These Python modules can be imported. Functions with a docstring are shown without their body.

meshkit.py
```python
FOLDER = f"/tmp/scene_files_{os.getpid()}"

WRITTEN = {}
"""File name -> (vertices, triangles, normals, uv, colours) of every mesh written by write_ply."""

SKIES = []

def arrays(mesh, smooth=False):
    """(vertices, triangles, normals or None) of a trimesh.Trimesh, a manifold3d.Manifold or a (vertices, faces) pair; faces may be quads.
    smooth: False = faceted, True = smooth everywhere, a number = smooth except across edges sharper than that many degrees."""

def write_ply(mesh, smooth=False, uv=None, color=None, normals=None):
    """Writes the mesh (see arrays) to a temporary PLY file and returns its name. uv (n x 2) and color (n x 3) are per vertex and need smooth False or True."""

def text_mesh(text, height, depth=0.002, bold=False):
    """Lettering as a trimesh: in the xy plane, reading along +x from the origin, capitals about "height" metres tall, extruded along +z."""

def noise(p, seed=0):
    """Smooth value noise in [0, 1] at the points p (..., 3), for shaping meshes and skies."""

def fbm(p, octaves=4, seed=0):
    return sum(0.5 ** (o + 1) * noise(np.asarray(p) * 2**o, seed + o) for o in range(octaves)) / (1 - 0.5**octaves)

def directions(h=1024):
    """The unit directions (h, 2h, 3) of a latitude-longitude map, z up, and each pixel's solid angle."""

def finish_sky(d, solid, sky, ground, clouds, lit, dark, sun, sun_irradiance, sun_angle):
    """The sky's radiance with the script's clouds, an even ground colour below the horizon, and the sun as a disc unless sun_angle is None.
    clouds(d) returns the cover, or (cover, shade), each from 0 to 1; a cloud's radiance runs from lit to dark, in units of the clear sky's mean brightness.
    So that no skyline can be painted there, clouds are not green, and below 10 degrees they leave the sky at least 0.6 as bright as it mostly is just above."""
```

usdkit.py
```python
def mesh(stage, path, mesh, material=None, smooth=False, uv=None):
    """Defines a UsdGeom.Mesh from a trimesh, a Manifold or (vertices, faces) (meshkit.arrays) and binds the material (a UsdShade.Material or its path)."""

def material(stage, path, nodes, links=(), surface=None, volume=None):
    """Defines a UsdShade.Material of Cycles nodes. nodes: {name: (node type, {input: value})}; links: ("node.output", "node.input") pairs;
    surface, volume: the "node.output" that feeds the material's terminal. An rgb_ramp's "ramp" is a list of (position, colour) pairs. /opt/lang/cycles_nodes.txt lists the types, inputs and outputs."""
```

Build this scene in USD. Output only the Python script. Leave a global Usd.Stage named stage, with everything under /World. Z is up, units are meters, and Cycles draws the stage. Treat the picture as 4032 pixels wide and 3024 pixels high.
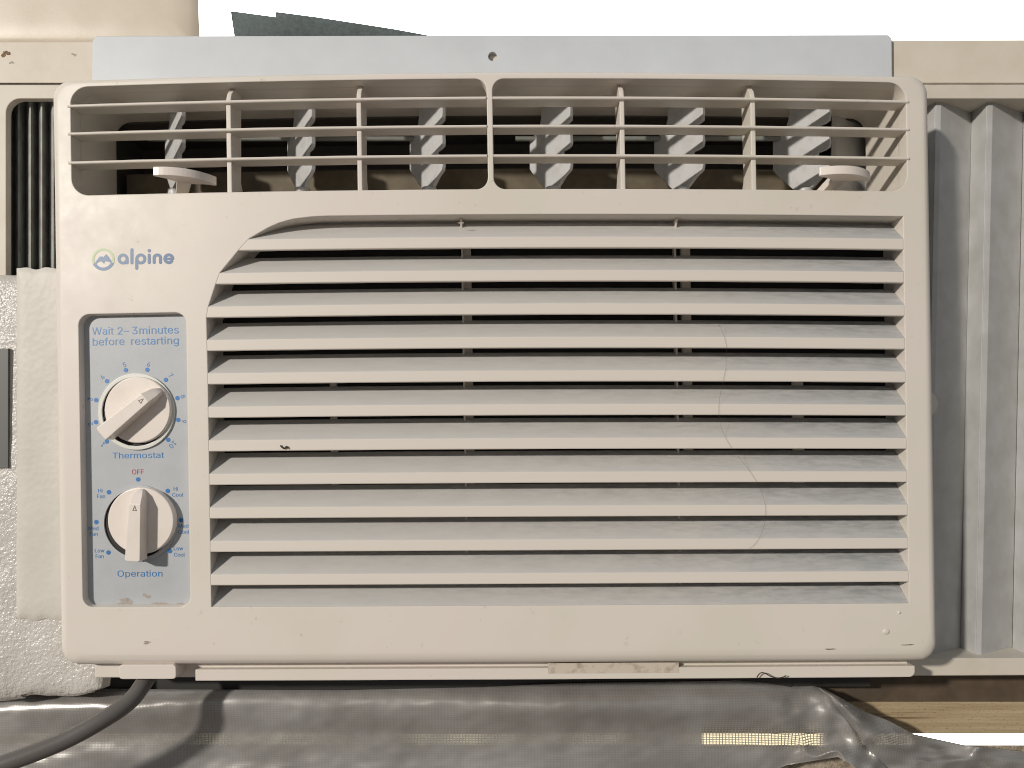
import math, random
import numpy as np, trimesh, manifold3d as m3, usdkit, meshkit
from shapely.geometry import Polygon, LineString, Point, box as sbox
from shapely.ops import unary_union
from shapely import affinity
from pxr import Usd, UsdGeom, UsdLux, UsdShade, Gf, Sdf, Vt

random.seed(7); np.random.seed(7)
stage = Usd.Stage.CreateInMemory()
UsdGeom.SetStageUpAxis(stage, UsdGeom.Tokens.z)
UsdGeom.SetStageMetersPerUnit(stage, 1.0)
UsdGeom.Xform.Define(stage, '/World'); UsdGeom.Scope.Define(stage, '/World/Looks')

# ------------------------------------------------------------------ camera, light, exposure
S, D, CX, CY = 0.1368e-3, 0.40, 2016.0, 1700.0      # metres per photo pixel on the face of the unit, camera distance
cam = UsdGeom.Camera.Define(stage, '/World/camera')
cam.CreateHorizontalApertureAttr(36.0); cam.CreateVerticalApertureAttr(27.0)
cam.CreateFocalLengthAttr(36.0 * D / (4032 * S))
cam.CreateVerticalApertureOffsetAttr(36.0 * 188 / 4032)
cam.CreateClippingRangeAttr(Gf.Vec2f(0.01, 100))
cam.AddTranslateOp().Set(Gf.Vec3d(0, -D, 0)); cam.AddRotateXOp().Set(90.0)
cam.CreateExposureAttr(0.0)

LAMP_DIR = np.array([-0.90, -1.0, 0.40]); LAMP_DIR /= np.linalg.norm(LAMP_DIR)
LAMP_POS = LAMP_DIR * 6.0
lamp = UsdLux.SphereLight.Define(stage, '/World/lamp')
lamp.CreateRadiusAttr(0.15); lamp.CreateIntensityAttr(1500.0); lamp.CreateColorAttr(Gf.Vec3f(1.0, 0.93, 0.845))
lamp.AddTranslateOp().Set(Gf.Vec3d(*LAMP_POS))

# the dim light of the room: cool from the daylit ceiling, warm from the floor
usdkit.material(stage, '/World/Looks/room_light', {
    'g': ('texture_coordinate', {}), 's': ('separate_xyz', {}),
    'm': ('map_range', {'from_min': -1.0, 'from_max': 1.0, 'to_min': 0.0, 'to_max': 1.0}),
    'r': ('rgb_ramp', {'ramp': [(0.0, (0.42, 0.33, 0.26)), (0.5, (0.62, 0.60, 0.58)), (1.0, (0.74, 0.86, 1.0))]}),
    'b': ('background_shader', {'strength': 0.345})},
    [('g.generated', 's.vector'), ('s.z', 'm.value'), ('m.result', 'r.fac'), ('r.color', 'b.color')], surface='b.background')
dome = UsdLux.DomeLight.Define(stage, '/World/room_light'); dome.CreateIntensityAttr(1.0)
UsdShade.MaterialBindingAPI.Apply(dome.GetPrim()).Bind(UsdShade.Material.Get(stage, '/World/Looks/room_light'))

# ------------------------------------------------------------------ materials
def mat(name, base, rough=0.4, metallic=0.0, spec=0.5, noise=None, bump=None, bevel=0.0, coat=0.0):
    """noise: (scale, amount, dark colour); bump: (scale, strength, distance)"""
    p = '/World/Looks/' + name
    n = {'p': ('principled_bsdf', {'base_color': base, 'roughness': rough, 'metallic': metallic, 'specular_ior_level': spec, 'coat_weight': coat}),
         'geo': ('geometry', {})}
    l = []
    if noise:
        n['nz'] = ('noise_texture', {'scale': noise[0], 'detail': 5.0, 'roughness': 0.6})
        n['rp'] = ('rgb_ramp', {'ramp': [(0.35, tuple(noise[2])), (0.35 + noise[1], tuple(base))]})
        l += [('geo.position', 'nz.vector'), ('nz.fac', 'rp.fac'), ('rp.color', 'p.base_color')]
    if bevel:
        n['bv'] = ('bevel', {'samples': 6, 'radius': bevel})
    if bump:
        n['bn'] = ('noise_texture', {'scale': bump[0], 'detail': 3.0})
        n['bp'] = ('bump', {'strength': bump[1], 'distance': bump[2]})
        l += [('geo.position', 'bn.vector'), ('bn.fac', 'bp.height'), ('bp.normal', 'p.normal')]
        if bevel: l += [('bv.bevel', 'bp.normal')]
    elif bevel:
        l += [('bv.bevel', 'p.normal')]
    return usdkit.material(stage, p, n, l, surface='p.BSDF')

CREAM = (0.695, 0.645, 0.58)
M = {}
usdkit.material(stage, '/World/Looks/cream_plastic', {
    'geo': ('geometry', {}), 'n1': ('noise_texture', {'scale': 11.0, 'detail': 4.0}), 'r1': ('rgb_ramp', {'ramp': [(0.36, (0.675, 0.63, 0.55)), (0.5, CREAM), (0.64, (0.705, 0.645, 0.59))]}),
    'n2': ('noise_texture', {'scale': 170.0, 'detail': 5.0, 'roughness': 0.7}), 'r2': ('rgb_ramp', {'ramp': [(0.25, (0.72, 0.68, 0.64)), (0.36, (1, 1, 1))]}),
    'mm': ('mix_color', {'blend_type': 'multiply', 'fac': 0.8}), 'n3': ('noise_texture', {'scale': 26.0, 'detail': 6.0, 'roughness': 0.7}),
    'rr': ('map_range', {'from_min': 0.3, 'from_max': 0.7, 'to_min': 0.34, 'to_max': 0.5}),
    'bn': ('noise_texture', {'scale': 1100.0, 'detail': 2.0}), 'bp': ('bump', {'strength': 0.07, 'distance': 0.0003}), 'bv': ('bevel', {'samples': 6, 'radius': 0.0009}),
    'p': ('principled_bsdf', {'specular_ior_level': 0.35})},
    [('geo.position', 'n1.vector'), ('n1.fac', 'r1.fac'), ('geo.position', 'n2.vector'), ('n2.fac', 'r2.fac'), ('r1.color', 'mm.a'), ('r2.color', 'mm.b'), ('mm.result', 'p.base_color'),
     ('geo.position', 'n3.vector'), ('n3.fac', 'rr.value'), ('rr.result', 'p.roughness'), ('geo.position', 'bn.vector'), ('bn.fac', 'bp.height'), ('bv.bevel', 'bp.normal'), ('bp.normal', 'p.normal')], surface='p.BSDF')
M['cream'] = UsdShade.Material.Get(stage, '/World/Looks/cream_plastic')
M['knob'] = mat('knob_plastic', (0.78, 0.71, 0.65), 0.30, noise=(60, 0.2, (0.74, 0.67, 0.60)), bevel=0.0007)
M['ring'] = mat('ring_plastic', (0.70, 0.71, 0.66), 0.3, bevel=0.0005)
M['fin'] = mat('fin_plastic', (0.52, 0.525, 0.525), 0.42, noise=(150, 0.2, (0.46, 0.46, 0.455)), bevel=0.0005)
M['rod'] = mat('rod_plastic', (0.22, 0.23, 0.21), 0.35)
M['plate'] = mat('painted_metal', (0.60, 0.63, 0.66), 0.42, noise=(26, 0.35, (0.55, 0.575, 0.60)), bump=(300, 0.05, 0.0006), bevel=0.0006)
M['sash'] = mat('painted_sash', (0.66, 0.60, 0.515), 0.5, spec=0.3, noise=(35, 0.22, (0.62, 0.56, 0.46)), bump=(160, 0.15, 0.0008), bevel=0.0012)
M['frame'] = mat('side_frame_plastic', (0.62, 0.57, 0.49), 0.48, spec=0.3, noise=(50, 0.2, (0.58, 0.53, 0.44)), bevel=0.001)
M['pleat'] = mat('pleat_plastic', (0.50, 0.50, 0.49), 0.42, noise=(60, 0.3, (0.42, 0.418, 0.40)), bevel=0.0006)
M['pleat_shaded'] = mat('shaded_pleat_plastic', (0.30, 0.31, 0.28), 0.5, noise=(90, 0.25, (0.2, 0.19, 0.17)))  # darker copy of the pleat plastic, shade put into its colour
M['grey'] = mat('gap_dark_grey', (0.10, 0.10, 0.095), 0.5)  # dark tone of the gap in the foam
M['label'] = mat('label_film', (0.455, 0.475, 0.495), 0.42, spec=0.35, noise=(80, 0.25, (0.43, 0.45, 0.47)), bump=(300, 0.1, 0.0003))
M['blue'] = mat('blue_print', (0.045, 0.20, 0.47), 0.4)
M['dot'] = mat('blue_dot_print', (0.03, 0.17, 0.45), 0.4)
M['logo_blue'] = mat('logo_blue_print', (0.03, 0.11, 0.25), 0.4)
M['green'] = mat('logo_green_print', (0.33, 0.42, 0.21), 0.4)
M['red'] = mat('red_print', (0.40, 0.04, 0.06), 0.4)
M['mark'] = mat('grey_print', (0.18, 0.14, 0.12), 0.5)
M['black'] = mat('black_recess', (0.012, 0.011, 0.010), 0.6)
M['filter'] = mat('black_filter', (0.010, 0.010, 0.011), 0.8)
M['coil'] = mat('coil_metal', (0.17, 0.138, 0.09), 0.7, noise=(45, 0.3, (0.09, 0.075, 0.05)))
M['dark_metal'] = mat('dark_base_metal', (0.025, 0.024, 0.022), 0.6)
M['rail_shade'] = mat('rail_shade_brown', (0.11, 0.078, 0.05), 0.7, noise=(70, 0.3, (0.07, 0.05, 0.033)))  # brown of the shade under the rail, painted as a colour
M['chamber'] = mat('chamber_lining', (0.075, 0.068, 0.06), 0.7)
M['foam_beige'] = mat('beige_foam', (0.60, 0.53, 0.43), 0.4, noise=(30, 0.3, (0.54, 0.47, 0.37)), bump=(700, 0.06, 0.0006))
M['cord'] = mat('cord_rubber', (0.125, 0.115, 0.105), 0.36, bump=(500, 0.1, 0.0004))
M['hair'] = mat('dark_hair', (0.10, 0.06, 0.04), 0.5)
M['lint'] = mat('dark_lint', (0.05, 0.04, 0.03), 0.9)
M['stain'] = mat('grime', (0.42, 0.37, 0.33), 0.6, noise=(600, 0.3, (0.30, 0.26, 0.22)))
M['rust'] = mat('rust_chip', (0.26, 0.15, 0.08), 0.8, noise=(900, 0.3, (0.12, 0.08, 0.05)))
M['old_tape'] = mat('old_clear_tape', (0.60, 0.53, 0.45), 0.3, noise=(160, 0.16, (0.38, 0.31, 0.25)))
M['dark_foam'] = mat('dark_grey_foam', (0.17, 0.19, 0.19), 0.9, noise=(400, 0.3, (0.12, 0.135, 0.135)), bump=(900, 0.5, 0.001))
M['sill'] = mat('dusty_wood', (0.42, 0.36, 0.27), 0.8, noise=(260, 0.25, (0.22, 0.18, 0.13)), bump=(500, 0.5, 0.002))

# slats: the same plastic with grey dust that has settled on the upward slopes, thickest towards the back
usdkit.material(stage, '/World/Looks/slat_plastic', {
    'geo': ('geometry', {}), 'sn': ('separate_xyz', {}), 'sp': ('separate_xyz', {}),
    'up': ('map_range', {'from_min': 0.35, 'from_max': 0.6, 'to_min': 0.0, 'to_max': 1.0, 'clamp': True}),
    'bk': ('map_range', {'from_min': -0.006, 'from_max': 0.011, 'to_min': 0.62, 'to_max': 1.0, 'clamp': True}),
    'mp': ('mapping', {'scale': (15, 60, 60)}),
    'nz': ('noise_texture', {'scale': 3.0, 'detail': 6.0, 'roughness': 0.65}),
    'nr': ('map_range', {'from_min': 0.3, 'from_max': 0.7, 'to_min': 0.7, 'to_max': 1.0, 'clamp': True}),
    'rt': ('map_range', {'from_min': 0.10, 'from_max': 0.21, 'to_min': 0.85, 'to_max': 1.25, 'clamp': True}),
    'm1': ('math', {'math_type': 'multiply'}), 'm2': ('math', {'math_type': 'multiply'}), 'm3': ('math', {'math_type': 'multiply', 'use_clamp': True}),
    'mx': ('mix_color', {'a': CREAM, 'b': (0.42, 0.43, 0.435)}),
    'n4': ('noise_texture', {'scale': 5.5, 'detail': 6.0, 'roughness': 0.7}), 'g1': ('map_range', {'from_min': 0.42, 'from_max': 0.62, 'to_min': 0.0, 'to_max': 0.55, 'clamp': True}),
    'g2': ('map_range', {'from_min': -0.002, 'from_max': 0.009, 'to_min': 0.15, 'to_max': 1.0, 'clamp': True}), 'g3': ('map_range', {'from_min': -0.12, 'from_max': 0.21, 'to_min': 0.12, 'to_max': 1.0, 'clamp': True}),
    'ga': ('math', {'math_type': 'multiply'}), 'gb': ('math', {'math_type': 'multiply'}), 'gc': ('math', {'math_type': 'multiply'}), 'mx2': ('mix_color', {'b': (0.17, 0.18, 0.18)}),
    'bv': ('bevel', {'samples': 6, 'radius': 0.0006}),
    'rr': ('map_range', {'from_min': 0.0, 'from_max': 1.0, 'to_min': 0.42, 'to_max': 0.8}),
    'p': ('principled_bsdf', {'roughness': 0.42, 'specular_ior_level': 0.32})},
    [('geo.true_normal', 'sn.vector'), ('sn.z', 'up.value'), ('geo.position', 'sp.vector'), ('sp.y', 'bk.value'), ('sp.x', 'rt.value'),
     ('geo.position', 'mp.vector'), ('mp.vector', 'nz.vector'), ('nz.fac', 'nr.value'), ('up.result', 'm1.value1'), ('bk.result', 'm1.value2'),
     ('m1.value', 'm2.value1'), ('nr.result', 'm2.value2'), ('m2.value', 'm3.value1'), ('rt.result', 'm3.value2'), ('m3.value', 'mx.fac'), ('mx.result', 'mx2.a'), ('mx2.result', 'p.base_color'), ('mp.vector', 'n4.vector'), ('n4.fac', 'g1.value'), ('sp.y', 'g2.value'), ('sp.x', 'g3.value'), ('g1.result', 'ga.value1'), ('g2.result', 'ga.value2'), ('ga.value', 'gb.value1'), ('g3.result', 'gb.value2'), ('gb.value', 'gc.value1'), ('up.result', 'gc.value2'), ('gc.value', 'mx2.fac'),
     ('m3.value', 'rr.value'), ('rr.result', 'p.roughness'), ('bv.bevel', 'p.normal')], surface='p.BSDF')
M['slat'] = UsdShade.Material.Get(stage, '/World/Looks/slat_plastic')

# white packing foam: small glinting cells, some light comes through
usdkit.material(stage, '/World/Looks/packing_foam', {
    'geo': ('geometry', {}),
    'v': ('noise_texture', {'scale': 480.0, 'detail': 2.0, 'roughness': 0.6}), 'n': ('noise_texture', {'scale': 30.0, 'detail': 4.0}),
    'rp': ('rgb_ramp', {'ramp': [(0.3, (0.62, 0.595, 0.55)), (0.7, (0.74, 0.715, 0.67))]}),
    'bp': ('bump', {'strength': 0.65, 'distance': 0.0014}),
    'p': ('principled_bsdf', {'roughness': 0.26, 'specular_ior_level': 0.6}), 't': ('translucent_bsdf', {'color': (0.85, 0.80, 0.70)}),
    'mx': ('mix_closure', {'fac': 0.20})},
    [('geo.position', 'v.vector'), ('geo.position', 'n.vector'), ('n.fac', 'rp.fac'), ('rp.color', 'p.base_color'), ('v.fac', 'bp.height'),
     ('bp.normal', 'p.normal'), ('p.BSDF', 'mx.closure1'), ('t.BSDF', 'mx.closure2')], surface='mx.closure')
M['foam'] = UsdShade.Material.Get(stage, '/World/Looks/packing_foam')
usdkit.material(stage, '/World/Looks/smooth_foam', {
    'geo': ('geometry', {}), 'v': ('voronoi_texture', {'scale': 300.0}), 'n': ('noise_texture', {'scale': 25.0, 'detail': 4.0}),
    'rp': ('rgb_ramp', {'ramp': [(0.3, (0.66, 0.63, 0.575)), (0.7, (0.75, 0.725, 0.67))]}),
    'bp': ('bump', {'strength': 0.12, 'distance': 0.001}),
    'p': ('principled_bsdf', {'roughness': 0.5}), 't': ('translucent_bsdf', {'color': (0.75, 0.66, 0.52)}), 'mx': ('mix_closure', {'fac': 0.18})},
    [('geo.position', 'v.vector'), ('geo.position', 'n.vector'), ('n.fac', 'rp.fac'), ('rp.color', 'p.base_color'), ('v.distance', 'bp.height'),
     ('bp.normal', 'p.normal'), ('p.BSDF', 'mx.closure1'), ('t.BSDF', 'mx.closure2')], surface='mx.closure')
M['foam_smooth'] = UsdShade.Material.Get(stage, '/World/Looks/smooth_foam')

# silver cloth tape: threads under a thin grey film that lets a little light through
usdkit.material(stage, '/World/Looks/cloth_tape', {
    'geo': ('geometry', {}), 'sp': ('separate_xyz', {}),
    'wx': ('wave_texture', {'wave_type': 'bands', 'bands_direction': 'x', 'scale': 165.0, 'distortion': 0.6, 'detail': 1.0}),
    'wz': ('wave_texture', {'wave_type': 'bands', 'bands_direction': 'z', 'scale': 230.0, 'distortion': 0.6, 'detail': 1.0}),
    'mxw': ('math', {'math_type': 'multiply'}),
    'n': ('noise_texture', {'scale': 22.0, 'detail': 5.0, 'roughness': 0.6}),
    'rp': ('rgb_ramp', {'ramp': [(0.32, (0.33, 0.315, 0.295)), (0.68, (0.47, 0.46, 0.445))]}),
    'bp': ('bump', {'strength': 0.06, 'distance': 0.0004}),
    'rr': ('map_range', {'from_min': 0.3, 'from_max': 0.7, 'to_min': 0.29, 'to_max': 0.44}),
    'p': ('principled_bsdf', {'roughness': 0.36, 'metallic': 0.38, 'specular_ior_level': 0.6}),
    'tc': ('rgb_ramp', {'ramp': [(0.0, (0.10, 0.09, 0.07)), (0.5, (0.62, 0.56, 0.44))]}),
    't': ('translucent_bsdf', {}), 'mx': ('mix_closure', {'fac': 0.20}),
    # between the threads the film is thin; on one worn patch it is gone and only threads are left
    'mxh': ('math', {'math_type': 'maximum'}), 'hole': ('map_range', {'from_min': 0.94, 'from_max': 0.84, 'to_min': 0.0, 'to_max': 1.0, 'clamp': True}),
    'mpx': ('mapping', {'scale': (15, 0, 6)}), 'wn': ('noise_texture', {'scale': 1.0, 'detail': 3.0}), 'wr': ('map_range', {'from_min': 0.36, 'from_max': 0.66, 'to_min': 0.03, 'to_max': 0.26, 'clamp': True}),
    'pa': ('map_range', {'from_min': 0.112, 'from_max': 0.1135, 'to_min': 0.0, 'to_max': 1.0, 'clamp': True}),
    'pb': ('map_range', {'from_min': 0.186, 'from_max': 0.180, 'to_min': 0.0, 'to_max': 1.0, 'clamp': True}),
    'pm': ('math', {'math_type': 'multiply'}),
    'lev': ('map_range', {'from_min': 0.0, 'from_max': 1.0, 'to_max': 0.58}),
    'za': ('map_range', {'from_min': -0.1885, 'from_max': -0.1845, 'to_min': 0.0, 'to_max': 1.0, 'clamp': True}),
    'zb': ('map_range', {'from_min': -0.1725, 'from_max': -0.1765, 'to_min': 0.0, 'to_max': 1.0, 'clamp': True}),
    'zm': ('math', {'math_type': 'multiply'}), 'al2': ('math', {'math_type': 'multiply'}),
    'al': ('math', {'math_type': 'multiply'}), 'tr': ('transparent_bsdf', {'color': (1.0, 0.92, 0.74)}), 'm2': ('mix_closure', {})},
    [('geo.position', 'wx.vector'), ('geo.position', 'wz.vector'), ('wx.fac', 'mxw.value1'), ('wz.fac', 'mxw.value2'), ('geo.position', 'n.vector'),
     ('n.fac', 'rp.fac'), ('rp.color', 'p.base_color'), ('mxw.value', 'bp.height'), ('bp.normal', 'p.normal'), ('n.fac', 'rr.value'), ('rr.result', 'p.roughness'),
     ('mxw.value', 'tc.fac'), ('tc.color', 't.color'), ('p.BSDF', 'mx.closure1'), ('t.BSDF', 'mx.closure2'),
     ('geo.position', 'sp.vector'), ('sp.x', 'pa.value'), ('sp.x', 'pb.value'), ('pa.result', 'pm.value1'), ('pb.result', 'pm.value2'), ('pm.value', 'lev.value'),
     ('wx.fac', 'mxh.value1'), ('wz.fac', 'mxh.value2'), ('mxh.value', 'hole.value'), ('geo.position', 'mpx.vector'), ('mpx.vector', 'wn.vector'), ('wn.fac', 'wr.value'), ('wr.result', 'lev.to_min'), ('hole.result', 'al.value1'), ('lev.result', 'al.value2'), ('sp.z', 'za.value'), ('sp.z', 'zb.value'), ('za.result', 'zm.value1'), ('zb.result', 'zm.value2'), ('al.value', 'al2.value1'), ('zm.value', 'al2.value2'), ('al2.value', 'm2.fac'), ('mx.closure', 'm2.closure1'), ('tr.BSDF', 'm2.closure2')], surface='m2.closure')
M['tape'] = UsdShade.Material.Get(stage, '/World/Looks/cloth_tape')

# plywood edge: thin uneven layers along the board
usdkit.material(stage, '/World/Looks/plywood', {
    'geo': ('geometry', {}), 'mp': ('mapping', {'scale': (9, 9, 380)}), 'n': ('noise_texture', {'scale': 1.0, 'detail': 4.0, 'roughness': 0.6}),
    'mp2': ('mapping', {'scale': (500, 500, 900)}), 'n2': ('noise_texture', {'scale': 1.0, 'detail': 3.0}),
    'rp': ('rgb_ramp', {'ramp': [(0.30, (0.17, 0.11, 0.05)), (0.42, (0.37, 0.28, 0.165)), (0.70, (0.48, 0.385, 0.245))]}),
    'r2': ('rgb_ramp', {'ramp': [(0.30, (0.62, 0.58, 0.54)), (0.42, (1, 1, 1))]}),
    'mm': ('mix_color', {'blend_type': 'multiply', 'fac': 1.0}), 'bp': ('bump', {'strength': 0.6, 'distance': 0.0012}),
    'p': ('principled_bsdf', {'roughness': 0.75})},
    [('geo.position', 'mp.vector'), ('mp.vector', 'n.vector'), ('n.fac', 'rp.fac'), ('geo.position', 'mp2.vector'), ('mp2.vector', 'n2.vector'), ('n2.fac', 'r2.fac'),
     ('rp.color', 'mm.a'), ('r2.color', 'mm.b'), ('mm.result', 'p.base_color'), ('n.fac', 'bp.height'), ('bp.normal', 'p.normal')], surface='p.BSDF')
M['ply'] = UsdShade.Material.Get(stage, '/World/Looks/plywood')
usdkit.material(stage, '/World/Looks/window_glass', {
    'f': ('fresnel', {'IOR': 1.45}), 't': ('transparent_bsdf', {'color': (0.95, 0.97, 0.96)}), 'g': ('glossy_bsdf', {'roughness': 0.02}), 'm': ('mix_closure', {})},
    [('f.fac', 'm.fac'), ('t.BSDF', 'm.closure1'), ('g.BSDF', 'm.closure2')], surface='m.closure')
M['glass'] = UsdShade.Material.Get(stage, '/World/Looks/window_glass')
usdkit.material(stage, '/World/Looks/bright_sky', {'e': ('emission', {'color': (1.0, 0.99, 0.96), 'strength': 3.2})}, [], surface='e.emission')
M['sky'] = UsdShade.Material.Get(stage, '/World/Looks/bright_sky')

# ------------------------------------------------------------------ scene helpers
USED = {}
def path_for(name, parent):
    base = (parent.GetPath().pathString if parent else '/World') + '/' + name
    k = USED.get(base, -1) + 1; USED[base] = k
    return base if k == 0 else f'{base}_{k:03d}'
ORIGIN = {}
def thing(name, label, cat, loc=(0, 0, 0), group=None):
    x = UsdGeom.Xform.Define(stage, path_for(name, None)); x.AddTranslateOp().Set(Gf.Vec3d(*map(float, loc)))
    p = x.GetPrim(); p.SetCustomDataByKey('label', label); p.SetCustomDataByKey('category', cat)
    if group: p.SetCustomDataByKey('group', group)
    ORIGIN[p.GetPath().pathString] = np.array(loc, float)
    return p
def obj(name, mesh, material, parent=None, smooth=35, label=None, cat=None, kind=None, group=None):
    if isinstance(mesh, m3.Manifold): mesh = tm(mesh)
    v = np.array(mesh.vertices, float)
    if parent is not None:
        root = '/'.join(parent.GetPath().pathString.split('/')[:3]); v = v - ORIGIN.get(root, 0)
    g = usdkit.mesh(stage, path_for(name, parent), trimesh.Trimesh(v, mesh.faces, process=False), M[material], smooth=smooth)
    p = g.GetPrim()
    for k, val in (('label', label), ('category', cat), ('kind', kind), ('group', group)):
        if val: p.SetCustomDataByKey(k, val)
    return p

def U(px, py, d=0.0):
    f = S * (D + d) / D
    return np.array([(px - CX) * f, d, (CY - py) * f])
def tm(m):
    """a Manifold in (x, height, depth) -> trimesh in (x, depth, height)"""
    g = m.to_mesh(); v = np.array(g.vert_properties)[:, :3].astype(float); f = np.array(g.tri_verts)
    return trimesh.Trimesh(v[:, [0, 2, 1]], f[:, ::-1], process=False)
def cs(poly):
    """shapely polygon(s) -> CrossSection"""
    out = []
    for g in getattr(poly, 'geoms', [poly]):
        out.append(np.array(g.exterior.coords)[:-1]); out += [np.array(r.coords)[:-1] for r in g.interiors]
    return m3.CrossSection(out, m3.FillRule.EvenOdd)
def prism(poly, w0, w1): return cs(poly).extrude(w1 - w0).translate((0, 0, w0))
def solid(pts): return m3.Manifold.hull_points(np.array(pts, float))
def cube(x0, x1, z0, z1, w0, w1): return m3.Manifold.cube((x1 - x0, z1 - z0, w1 - w0)).translate((x0, z0, w0))
def along_x(profile, x0, x1):
    """profile: (depth, height) polygon, swept along x"""
    c = cs(Polygon(profile)).extrude(x1 - x0)          # (w, z, x)
    return c.transform(np.array([[0, 0, 1, x0], [0, 1, 0, 0], [-1, 0, 0, 0]], float)).mirror((0, 0, 1)) if False else remap(c, x0)
def remap(c, x0):
    g = c.to_mesh(); v = np.array(g.vert_properties)[:, :3]; f = np.array(g.tri_verts)
    nv = np.stack([v[:, 2] + x0, v[:, 1], v[:, 0]], 1).astype(np.float32)     # (w,z,x)->(x,z,w): a reflection, so turn the faces
    return m3.Manifold(m3.Mesh(nv, np.ascontiguousarray(f[:, ::-1])))
def tube(pts, r, n=14, caps=True):
    pts = np.array(pts, float); rr = np.broadcast_to(r, len(pts)); vs, fs = [], []
    t = np.gradient(pts, axis=0); t /= np.linalg.norm(t, axis=1)[:, None]
    up = np.array([0.13, 0.2, 0.97])
    for i in range(len(pts)):
        a = np.cross(t[i], up); a /= np.linalg.norm(a); b = np.cross(t[i], a)
        th = np.arange(n) / n * 2 * np.pi
        vs.append(pts[i] + rr[i] * (np.cos(th)[:, None] * a + np.sin(th)[:, None] * b))
    for i in range(len(pts) - 1):
        for k in range(n):
            a, b = i * n + k, i * n + (k + 1) % n
            fs += [(a, b, b + n), (a, b + n, a + n)]
    v = np.vstack(vs)
    if caps:
        v = np.vstack([v, pts[0], pts[-1]]); c0, c1 = len(v) - 2, len(v) - 1; e = (len(pts) - 1) * n
        for k in range(n):
            fs += [(c0, (k + 1) % n, k), (c1, e + k, e + (k + 1) % n)]
    t_ = trimesh.Trimesh(v, fs, process=False); t_.fix_normals(); return t_
def spline(pts, n=60):
    from scipy.interpolate import CubicSpline
    pts = np.array(pts, float); u = np.r_[0, np.cumsum(np.linalg.norm(np.diff(pts, axis=0), axis=1))]
    return CubicSpline(u, pts)(np.linspace(0, u[-1], n))
def rrect(x0, x1, z0, z1, r):
    """r: one radius or (left-bottom, right-bottom, right-top, left-top)"""
    r = (r,) * 4 if np.ndim(r) == 0 else r
    pts = []
    for (cx, cz, a0), q in zip(((x0, z0, 180), (x1, z0, 270), (x1, z1, 0), (x0, z1, 90)), r):
        sx, sz = (1 if cx == x0 else -1), (1 if cz == z0 else -1)
        for a in np.radians(np.linspace(a0, a0 + 90, 9)):
            pts.append((cx + sx * q + q * math.cos(a), cz + sz * q + q * math.sin(a)))
    return Polygon(pts)
def slab(poly, d0, d1, cut=None):
    m = prism(poly, d0, d1)
    return m

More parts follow.
